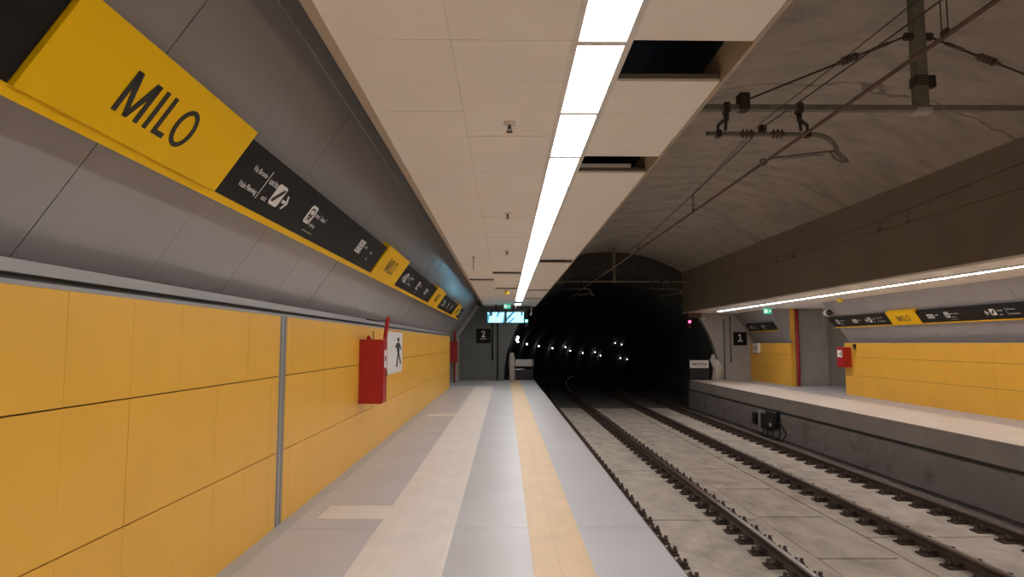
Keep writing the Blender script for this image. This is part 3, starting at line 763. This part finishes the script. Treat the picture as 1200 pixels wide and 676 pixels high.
# ================================================================== TRACK BED
SL = -2.86
mb = MB()
def seg_boxes(x0, x1, y0, period, ztop):
    y = y0
    while y > YB: y -= period
    while y < 28.6:
        mb.box(x0, x1, max(y, YB) + .028, min(y + period, 28.6) - .028, SL - .2, ztop); y += period
seg_boxes(1.0, 4.10, 10.64, 4.0, SL)
seg_boxes(4.19, 5.27, 8.79, 2.05, SL - .012)
seg_boxes(5.36, 8.4, 9.68, 4.0, SL)
mb.box(4.10, 4.19, YB, 28.6, SL - .2, SL - .022).box(5.27, 5.36, YB, 28.6, SL - .2, SL - .022)
mb.cur = 1; mb.box(0.9, 8.4, YB, 28.6, SL - .35, SL - .05); mb.cur = 0
struct(mb.build('floor_trackbed', [M['slab'], M['slab_gap']]))
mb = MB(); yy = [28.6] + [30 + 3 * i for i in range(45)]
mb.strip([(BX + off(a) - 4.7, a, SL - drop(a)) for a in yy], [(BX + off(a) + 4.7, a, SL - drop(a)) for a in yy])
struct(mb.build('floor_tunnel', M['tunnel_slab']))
struct(MB().box(7.70, 8.24, YB, 30, SL, SL + .012).build('floor_gutter', M['gutter_dirt']))

# rails with fastenings
HD = -2.69
def rail_profile():
    # (x, z) half profile mirrored: foot, web, head
    h = [(0.075, 0), (0.075, 0.012), (0.018, 0.03), (0.0095, 0.05), (0.0095, 0.10), (0.030, 0.112), (0.036, 0.118), (0.036, 0.142), (0.028, 0.148)]
    return h + [(-x, z) for x, z in h[::-1]]
pr = rail_profile(); RB = HD - 0.148
fast = MB()
fast.bevbox(-.27, .25, -.10, .10, SL, SL + .026, .006)
for sgn in (-1, 1):
    fast.bevbox(*sorted((sgn * .085, sgn * .15)), -.06, .06, SL + .022, SL + .055, .008)
    fast.tube([(sgn * .20, -.05, SL + .035), (sgn * .17, -.055, SL + .065), (sgn * .10, -.045, SL + .07), (sgn * .05, -.03, SL + .045)], .011, 6)
    fast.tube([(sgn * .20, .05, SL + .035), (sgn * .17, .055, SL + .065), (sgn * .10, .045, SL + .07), (sgn * .05, .03, SL + .045)], .011, 6)
    fast.lathe((sgn * .135, 0, SL + .05), [(.034, 0), (.034, .024), (.022, .028), (.022, .065), (.0, .068)], 6)
    fast.lathe((sgn * .215, .02, SL + .022), [(.04, 0), (.04, .026), (.026, .03), (.026, .075)], 6)
fast_mesh = None
def make_rail(xc, y_first, lab):
    global fast_mesh
    t = thing('rail', (xc, 8.0, RB), lab, 'rail', 'running rails')
    ysr = [-6, 5, 10, 15, 20, 25, 30] + [30 + 3 * i for i in range(1, 42)]
    body = MB(); head = MB()
    n = len(pr)
    vs = []
    for a in ysr:
        for x, z_ in pr: vs.append((xc + x + off(a), a, RB + z_ - drop(a)))
    fs = []; hs = []
    for i in range(len(ysr) - 1):
        for k in range(n):
            f = (i * n + k, i * n + (k + 1) % n, (i + 1) * n + (k + 1) % n, (i + 1) * n + k)
            (hs if k in (6, 7, 8, 9, 10) else fs).append(f)
    body.add(vs, fs); body.build('rail_body', M['rail'], t)
    head.add(vs, hs); head.build('rail_head', M['rail_head'], t)['label'] = 'worn paler running surface'
    y = y_first; cnt = 0
    while y > 3.2: y -= 0.497
    while cnt < 96:
        y += 0.497
        if fast_mesh is None:
            o = fast.build('rail_fastener', M['fastener']); fast_mesh = o.data; LOC.pop(o.name)
            fast_mesh.transform(Matrix.Translation((0, 0, -ZC)))
        else:
            o = bpy.data.objects.new('rail_fastener', fast_mesh); COL.objects.link(o)
        o.parent = t
        p = Vector((xc + off(y), y, ZC - drop(y))) - LOC[t.name]
        o.location = p; cnt += 1
    return t
make_rail(2.10, 8.451, 'rail mostly hidden under the near platform edge, only its fasteners showing')
make_rail(3.607, 8.456, 'second rail of the near track, away from the near platform')
make_rail(5.885, 8.40, 'first rail of the far track, next to the central concrete strip')
make_rail(7.392, 8.44, 'last rail, close along the far platform wall')

# ================================================================== TUNNEL BORE beyond the portal
mb = MB(); mb.smooth = True
n = 40; rings = []
ycs = [YE + .3, 30] + [30 + 3 * i for i in range(1, 45)]
vs = []
for a in ycs:
    for k in range(n):
        g = 2 * math.pi * k / n
        vs.append((BX + off(a) + BR * Cc(g), a, BZ - drop(a) + BR * S(g)))
mb.add(vs, [(i * n + k, i * n + (k + 1) % n, (i + 1) * n + (k + 1) % n, (i + 1) * n + k) for i in range(len(ycs) - 1) for k in range(n)])
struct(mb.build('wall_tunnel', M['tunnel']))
# tunnel lamps
lamps = [(607, 395, 31.5), (609.5, 398, 33.5), (613.5, 400, 38), (626.5, 403, 50), (641.5, 405.5, 60), (657, 408, 70), (666, 406.5, 78), (673, 411, 82), (687, 413.5, 90), (693, 412.5, 97), (700, 416.5, 101), (719.5, 419.5, 113), (727, 421, 117), (722.5, 403.5, 108), (728.5, 402, 104)]
NAMES = ['highest lit lamp on the tunnel wall just beyond the left end wall', 'second lit lamp on the tunnel wall beyond the left end wall', 'third lit lamp along the left tunnel wall', 'fourth lit lamp along the left tunnel wall',
         'fifth lit lamp along the left tunnel wall', 'sixth lit lamp along the left tunnel wall', 'dimmer lamp set higher after the sixth lamp of the tunnel wall', 'eighth lit lamp along the left tunnel wall', 'ninth lit lamp along the left tunnel wall',
         'dimmer lamp set higher after the ninth lamp of the tunnel wall', 'eleventh lit lamp along the left tunnel wall', 'twelfth lit lamp along the left tunnel wall', 'last and lowest lit lamp deep in the tunnel bend',
         'left one of the pair of lit lamps high deep in the tunnel', 'right one of the pair of lit lamps high deep in the tunnel']
lamp0 = None
th = math.atan(64 / 750); ps = math.atan(8 / math.hypot(750, 64))
for (u, v, Y), nm in zip(lamps, NAMES):
    fw = (S(ps) * Cc(th), Cc(ps) * Cc(th), S(th)); rt = (Cc(ps), -S(ps), 0)
    up_ = (-S(ps) * S(th), -Cc(ps) * S(th), Cc(th))
    d = [fw[i] * 750 + rt[i] * (u - 600) + up_[i] * (338 - v) for i in range(3)]
    zz = d[2] * Y / d[1]; 
    # seat the lamp on the lining at this height
    h = zz - (BZ - drop(Y)); hw = math.sqrt(max(0.2, BR ** 2 - h ** 2)); xw = BX + off(Y) - hw
    p = (xw + .30, Y, zz)
    if lamp0 is None:
        t = thing('tunnel_lamp', p, nm, 'lamp', 'tunnel wall lamps')
        MB().lathe(p, [(.02, .04), (.055, .02), (.062, -.015), (.045, -.05), (.0, -.06)], 12).build('bulb', M['lamp_white'], t)
        MB().tube([(p[0] - .45, p[1], p[2] + .03), (p[0] - .10, p[1], p[2] + .09), (p[0], p[1], p[2] + .05)], .015, 6).build('bracket', M['steel_dark'], t)
        lamp0 = t
    else: copy_thing(lamp0, p, nm)

# ================================================================== STATION VAULT over the tracks
mb = MB(); mb.smooth = True
VR = 6.13; VZ = 4.1 - VR; x0 = 1.42; x1 = 7.96
arc = []
for i in range(33):
    x = x0 + (x1 - x0) * i / 32; arc.append((x, VZ + math.sqrt(VR ** 2 - (x - 4.69) ** 2)))
ysv = [YB + (YE - YB) * i / 24 for i in range(25)]
for ya, yb_ in zip(ysv[:-1], ysv[1:]): mb.strip([(a, ya, b) for a, b in arc], [(a, yb_, b) for a, b in arc])
struct(mb.build('ceiling_vault', M['vault']))
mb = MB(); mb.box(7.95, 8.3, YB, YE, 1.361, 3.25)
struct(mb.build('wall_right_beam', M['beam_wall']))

# ================================================================== RIGHT PLATFORM
PX = 8.22
mb = MB(); mb.box(PX, 14.2, YB, YE, FLR - .395, FLR)
struct(mb.build('floor_right', M['floor']))
mb = MB(); mb.box(PX - .004, PX + .02, YB, YE + .1, FLR - .39, FLR - .004)
struct(mb.build('trim_8', M['plat_face']))
mb = MB(); mb.box(PX + .005, PX + .4, YB, YE + .3, -4.0, -2.11); mb.cur = 1; mb.box(PX + .08, PX + .4, YB, YE + .3, -2.11, -2.025)
struct(mb.build('wall_platform_right', [M['plat_wall'], M['alu_dark']]))
mb = MB(); mb.box(PX - .006, 9.95, YB, YE - .02, FLR, FLR + .006)
struct(mb.build('trim_9', M['plat_top']))
# yellow wall on the right
RX = 10.95; R_END = 20.6
def yellow_right(y0, y1, name):
    mb = MB(); zr2 = [FLR, -1.015, -0.444, 0.004]
    y = y0
    while y < y1 - .01:
        yb2 = min(y + .53, y1)
        for k in range(3): mb.box(RX + random.uniform(-.0006, .0006), RX + .02, y + .0015, yb2 - .0015, zr2[k] + (.004 if k else 0), zr2[k + 1] - (.004 if k < 2 else 0))
        y = yb2
    mb.cur = 1; mb.box(RX + .021, RX + .2, y0, y1, FLR, 0.0)
    return struct(mb.build(name, [M['wall_yellow'], M['joint_dark']]))
yellow_right(YB, R_END, 'wall_right'); yellow_right(24.6, YE, 'wall_right_end')
struct(MB().box(RX + .0, RX + .21, R_END, R_END + .03, FLR, 0.0).build('trim_10', M['wall_yellow']))
# yellow end faces by the passage
struct(MB().box(RX - .01, RX + .17, 24.5, 24.6, FLR, 1.32).build('trim_11', M['wall_yellow']))
URm = Vector((-0.568, 0, 0.823)); NR = Vector((-0.823, 0, -0.568))
def clad_right(y0, y1, name, k=11.17):
    mb = MB(); zb = 0.012; L_ = 1.31 / .823
    mb.fr = frame((k - .69 * zb, 0, zb), (0, 1, 0), URm, NR)
    y = y0
    while y < y1 - .01:
        y2 = min(y + 1.05, y1); mb.box(y + .003, y2 - .003, 0, L_, -.03, 0); y = y2
    mb.cur = 1; mb.box(y0, y1, 0, L_, -.1, -.006)
    return struct(mb.build(name, [M['cladding'], M['clad_back']]))
clad_right(YB, R_END, 'wall_right_upper'); clad_right(24.6, YE, 'wall_right_upper_end')
struct(MB().box(RX + .01, RX + .2, YB, R_END, .0, .015).box(RX + .01, RX + .2, 24.6, YE, .0, .015).build('trim_12', M['alu']))
# end faces of the cladding towards the passage and slanted trims
mb = MB(); mb.fr = lambda a, b, c: Vector((a, c, b))
mb.prism([(RX, 0), (RX - .72, 1.32), (RX + .2, 1.32), (RX + .2, 0)], 24.52, 24.60)
mb.prism([(RX + .2, 0), (RX + .22 - .9, 1.32), (RX + .45, 1.32), (RX + .45, 0)], R_END - .01, R_END + .03)
struct(mb.build('wall_right_cheek', M['concrete_wall']))
def slant(y0, y1, k, name, w=.09, sl=.60, mm='alu'):
    mb = MB(); mb.fr = lambda a, b, c: Vector((a, c, b))
    mb.prism([(k, 0), (k - sl * 1.32, 1.32), (k - sl * 1.32 + w, 1.32), (k + w, 0)], y0, y1)
    return struct(mb.build(name, M[mm]))
slant(24.44, 24.52, RX - .03, 'trim_13'); slant(YE - .12, YE - .02, RX + .15, 'trim_14', .16, .60)
# soffit
mb = MB(); mb.box(7.93, 10.30, YB, YE, 1.32, 1.36); mb.box(10.30, 14.2, R_END, 24.5, 1.32, 1.36)
struct(mb.build('ceiling_right', M['ceiling']))
mb = MB(); mb.box(8.0, 8.6, YE - .7, YE - .02, 1.12, 1.319)
struct(mb.build('trim_15', M['brown_red']))
# passage beyond the far wall
mb = MB(); mb.box(RX + .17, 14.2, 24.62, 24.8, FLR, 1.32); mb.box(14.0, 14.2, R_END, 24.6, FLR, 1.32); mb.box(12.25, 12.40, 24.5, 24.62, FLR, 1.32)
mb.box(RX + .46, 14.2, R_END - .2, R_END, FLR, 1.32)
struct(mb.build('wall_passage_right', M['passage_wall']))
mb = MB(); mb.tube([(11.18, 24.42, FLR), (11.18, 24.42, 1.31)], .055, 10); mb.lathe((11.18, 24.42, -.55), [(.07, 0), (.07, .08)], 10)
tag(mb.build('fire_pipe', M['red'], origin=(11.18, 24.42, FLR)), 'red standpipe rising floor to soffit at the far platform passage', 'pipe')
# linear light
t = thing('linear_light', (8.75, 10, 1.29), 'long continuous white light line under the far platform soffit', 'light')
ll = MB(); ll.box(8.69, 8.81, YB, 26.2, 1.292, 1.316); ll.build('housing', M['light_frame'], t)
ll = MB()
y = YB
while y < 26.1: ll.box(8.722, 8.778, y, min(y + 1.495, 26.2), 1.284, 1.2921); y += 1.5
ll.build('diffuser', M['led'], t)

# sign band on the right
band_panel('R', 17.52, 20.7, 'black', 'black direction panel left of the yellow MILO panel on the far wall', (('train', .35), ('wc', 1.3), ('exit_back', 2.0)))
band_panel('R', 16.30, 17.515, 'yellow', 'yellow MILO station panel on the far wall across the tracks')
band_panel('R', 5.0, 16.295, 'black', 'long black direction panel right of the yellow MILO panel on the far wall', (('wc', .35), ('train', 1.0), ('exit_back', 2.3)))
band_panel('R', 25.2, 27.9, 'black', 'short black direction panel on the small cladding bay by the number 1 sign', (('exit_back', .3), ('train', 1.6)))
def ledge_r(y0, y1, lab):
    mb = MB(); mb.fr = frame((11.05 - 0.69 * 0.515, 0, 0.515), (0, 1, 0), URm, NR); mb.box(y0, y1, -0.030, -0.001, -0.09, 0.006)
    tag(mb.build('sign_ledge', M['sign_yellow'], origin=(10.75, y0, .5)), lab, 'ledge')
ledge_r(5.0, 20.7, 'long yellow ledge under the sign band of the far wall'); ledge_r(25.2, 27.9, 'short yellow ledge under the small sign near the number 1')
# fixtures on the right
hydrant(10.69, RX - .002, 20.22, 20.62, -0.76, -0.13, 'red fire cabinet at the corner of the far yellow wall', '-x')
t = thing('switch_box', (RX, 20.0, -.15), 'tiny black switch box on the far yellow wall by the red cabinet', 'switch box')
MB().bevbox(RX - .05, RX - .001, 19.93, 20.05, -.14, -.03, .008).build('body', M['black'], t)
MB().bevbox(RX - .035, RX - .001, 19.96, 20.02, -.20, -.141, .006).build('cable_gland', M['black'], t)
t = thing('call_point', (RX, 27.9, -.3), 'small white box at the left end of the far yellow bay', 'call point')
MB().bevbox(RX - .12, RX - .001, 27.45, 28.0, -.42, .0, .01).build('body', M['white'], t)
MB().bevbox(RX - .13, RX - .12, 27.55, 27.9, -.30, -.1, .005).build('front_plate', M['pale_board'], t)
t = thing('security_camera', (10.6, 20.4, .95), 'white security camera with round black head on the far cladding end', 'camera')
MB().tube([(10.45, 20.9, .975), (10.42, 20.62, .96), (10.40, 20.45, .97)], .035, 8).build('arm', M['white'], t)
MB().lathe((10.36, 20.40, .97), [(.10, .12), (.115, .05), (.115, 0), (.09, -.01)], 16, 'y').build('housing', M['white'], t)
MB().lathe((10.36, 20.36, .97), [(.095, 0.02), (.095, -.02), (.05, -.06), (.0, -.07)], 16, 'y').build('lens', M['black'], t)
# box cluster with cables under the platform edge
t = thing('trackside_junction_box', (8.15, 20, -2.75), 'black junction boxes with looping cables under the far platform edge', 'junction box')
MB().bevbox(8.10, 8.224, 20.95, 21.2, -2.62, -2.26, .01).build('side_box', M['black'], t)
MB().bevbox(8.04, 8.224, 19.85, 20.35, -2.66, -2.18, .015).build('main_box', M['black'], t)
MB().bevbox(7.99, 8.224, 19.30, 19.80, -2.55, -2.06, .015).build('upper_box', M['black'], t)
MB().box(8.20, 8.224, 20.4, 20.95, -2.75, -2.12).build('back_plate', M['plat_face'], t)
MB().bevbox(7.985, 7.99, 19.42, 19.56, -2.5, -2.4, .001).build('label_plate', M['white'], t)
for i, (a, b, w) in enumerate(((19.35, 18.75, .42), (19.45, 19.05, .25), (19.7, 19.55, .12), (20.0, 19.95, .08), (20.2, 20.25, .1), (19.9, 19.75, .05))):
    z0 = -2.5 if i < 2 else -2.64
    MB().tube([(8.12, a, z0 + .15), (8.08, a - w, z0 + .12), (8.06, b - w * .5, z0 - .12), (8.02, b, SL + .02), (7.9, b + .1, SL + .02)], .02, 6).build('cable', M['black'], t)

# ================================================================== OVERHEAD LINE
def catenary_frame(Y, lab, full=True):
    t = thing('overhead_line_support', (4.64, Y, 2.59), lab, 'overhead line support', 'overhead line supports')
    MB().box(1.44, 7.95, Y - .04, Y + .04, 2.565, 2.625).build('cross_beam', M['steel'], t)
    MB().box(4.58, 4.70, Y - .03, Y + .09, 2.60, 4.08).build('post', M['steel'], t)
    MB().bevbox(4.55, 4.73, Y - .05, Y + .10, 2.545, 2.60, .01).build('base_plate', M['pale_board'] if full else M['steel'], t)
    c = MB(); 
    for z_ in (2.86, 2.89, 2.92, 2.95): c.box(4.565, 4.715, Y - .04, Y + .10, z_, z_ + .015)
    c.bevbox(4.71, 4.80, Y - .02, Y + .06, 2.84, 2.98, .01); c.build('clamp', M['steel_dark'], t)
    MB().tube([(4.50, Y + .03, 3.44), (4.80, Y + .03, 3.44)], .045, 10).build('collar', M['steel_dark'], t)
    for sgn in (-1, 1):
        x_end = 4.64 + sgn * 2.0
        P = lambda f: (4.64 + sgn * (0.14 + 1.86 * f), Y + .03, 3.44 - .76 * f)
        MB().tube([P(0), P(1)], .011, 6).build('tie_rod', M['steel_dark'], t)
        k = MB(); k.tube([P(.10), P(.20)], .022, 8)
        for f in (.30, .325, .35, .375): k.tube([P(f), P(f + .012)], .045, 10)
        k.tube([P(.28), P(.42)], .022, 8); k.build('turnbuckle', M['insul'], t)
        MB().bevbox(x_end - .06, x_end + .06, Y - .06, Y + .08, 2.56, 2.76, .015).build('tie_clamp', M['steel_dark'], t)
    for trk, sg in ((2.84, 1), (6.645, 1)):
        x = lambda a: trk + (a - 2.84) * sg
        b = MB(); pts = [(x(2.22), Y, 2.30), (x(3.40), Y, 2.295)]
        for i in range(1, 7):
            g = math.radians(15 * i); pts.append((x(3.40 + .26 * S(g)), Y, 2.295 - .20 * (1 - Cc(g))))
        pts += [(x(3.74), Y, 2.02)]
        b.tube(pts, .026, 10).build('bracket_tube', M['steel'], t)
        for xi in (2.62, 2.96):
            pf_ = [(.028, -.03)]
            for q_ in range(3): pf_ += [(.028, q_ * .045 - .014), (.055, q_ * .045), (.028, q_ * .045 + .014)]
            MB().lathe((x(xi), Y, 2.30), pf_ + [(.028, .12)], 12, 'x').build('insulator', M['insul'], t)
        for hx, fx in ((2.445, 2.35), (3.255, 3.34)):
            h = MB(); h.bevbox(x(hx) - .035, x(hx) + .035, Y - .05, Y + .05, 2.53, 2.65, .01)
            h.tube([(x(hx), Y, 2.54), (x(hx), Y, 2.45)], .03, 8); h.tube([(x(hx), Y, 2.47), (x(hx) + .015 * (1 if fx > hx else -1), Y, 2.34)], .018, 8)
            h.tube([(x(hx), Y, 2.47), (x(fx), Y, 2.40), (x(fx), Y, 2.31)], .018, 8); h.bevbox(x(fx) - .03, x(fx) + .03, Y - .04, Y + .04, 2.26, 2.34, .008)
            h.build('hanger', M['steel_dark'], t)
        m_ = MB(); m_.bevbox(x(2.80), x(2.88), Y - .04, Y + .04, 2.32, 2.40, .015); m_.build('wire_clamp', M['steel_dark'], t)
        r = MB(); r.tube([(x(2.84), Y, 1.985), (x(2.95), Y, 2.03), (x(3.65), Y, 2.115)], .011, 6).tube([(x(3.05), Y, 2.02), (x(3.5), Y, 2.07)], .006, 6)
        r.tube([(x(3.58), Y, 2.10), (x(3.62), Y, 2.03), (x(3.70), Y, 1.99)], .012, 6).tube([(x(3.74), Y, 2.04), (x(3.78), Y, 1.99), (x(3.70), Y, 1.99)], .014, 6)
        r.build('registration_arm', M['steel'], t)
        rr = MB(); g = [(x(2.84 + .035 * Cc(math.radians(a))), Y, 1.985 + .035 * S(math.radians(a))) for a in range(0, 361, 36)]
        rr.tube(g, .010, 6).build('contact_clamp', M['steel'], t)
catenary_frame(6.87, 'near overhead line support: beam, square post and curved bracket under the vault')
catenary_frame(27.0, 'far overhead line support crossing the dark vault at the tunnel mouth', False)
def msg(y):      # messenger sag between supports
    if y < 6.87: f = (y + 13.2) / 20.07
    elif y < 27: f = (y - 6.87) / 20.13
    else: f = 0
    return 2.372 - 4 * .30 * f * (1 - f) if y < 27 else 2.372
def wires(xt, which):
    ysw = [-6 + 1.5 * i for i in range(22)] + [27] + [30 + 4 * i for i in range(25)]
    ysw = sorted(set(ysw + [6.87]))
    tag(MB().tube([(xt + off(a), a, 1.98 - drop(a)) for a in ysw], .010, 6).build('contact_wire', M['copper'], origin=(xt, 7, 1.98)),
        f'copper brown contact wire above the {which} track', 'wire')
    o = MB().tube([(xt + off(a), a, msg(a) - drop(a)) for a in ysw], .0065, 6).build('messenger_wire', M['cable'], origin=(xt, 7, 2.37))
    tag(o, f'sagging messenger wire strung above the contact wire of the {which} track', 'wire')
wires(2.84, 'near'); wires(6.645, 'far')
tag(MB().tube([(2.863, a, 1.982) for a in (-6, 6.87, 27, 30)], .009, 6).build('contact_wire', M['copper'], origin=(2.863, 7, 1.98)), 'second brown contact wire, twin beside the one above the near track', 'wire')
tag(MB().tube([(2.84 - .006 * (10 - a), a, msg(a) + .016 * (10 - a)) for a in (-6, -3, 0, 3, 5, 6.87, 8.5, 10)], .0045, 6).build('feeder_wire', M['cable'], origin=(2.75, 3, 2.4)),
    'thin feeder wire joining the near messenger wire just beyond the near bracket', 'wire')
drops = [(2.84, 3.95, 'looped dropper wire hanging to the near contact wire at the top of the view'),
         (2.84, 9.5, 'dropper wire of the near track, first beyond the bracket'), (2.84, 13.5, 'dropper wire of the near track, second beyond the bracket'),
         (6.645, 10.35, 'taller dropper wire on the far track wires against the brown wall'), (6.645, 11.15, 'second dropper wire on the far track wires against the brown wall'),
         (6.645, 14.6, 'third dropper wire on the far track wires, shorter'), (6.645, 15.5, 'fourth and shortest dropper wire on the far track wires')]
for xt, y, lb in drops:
    mb = MB(); zt = msg(y)
    mb.tube([(xt, y - .03, zt), (xt, y - .03, 2.03), (xt, y, 1.995)], .004, 5).tube([(xt, y + .03, zt), (xt, y + .03, 2.03), (xt, y, 1.995)], .004, 5)
    mb.bevbox(xt - .015, xt + .015, y - .03, y + .03, 1.97, 2.02, .005)
    tag(mb.build('dropper_wire', M['cable'], origin=(xt, y, 2.0)), lb, 'wire', 'dropper wires')

# unseen wall added behind the viewer to bounce light back into the hall
struct(MB().box(-6, 14.2, YB - .2, YB, -3.2, 4.6).build('wall_back_bounce', M['concrete_wall']))

# ================================================================== camera and render look
cam = bpy.data.cameras.new('camera'); co = bpy.data.objects.new('camera', cam); COL.objects.link(co)
cam.sensor_width = 36; cam.sensor_fit = 'HORIZONTAL'; cam.lens = 36 * 750 / 1200; cam.clip_end = 500; cam.clip_start = 0.05
co.location = (0, 0, ZC); co.rotation_euler = (math.pi / 2 + th, 0, -ps)
sc.camera = co
w = bpy.data.worlds.new('world'); sc.world = w; w.use_nodes = True
w.node_tree.nodes['Background'].inputs['Color'].default_value = (0.01, 0.01, 0.012, 1)
w.node_tree.nodes['Background'].inputs['Strength'].default_value = 0.2
sc.view_settings.view_transform = 'Standard'; sc.view_settings.look = 'None'; sc.view_settings.gamma = 1; sc.view_settings.use_curve_mapping = False
sc.view_settings.exposure = 0.0
sc.cycles.use_denoising = True
sc.cycles.max_bounces = 10; sc.cycles.diffuse_bounces = 6
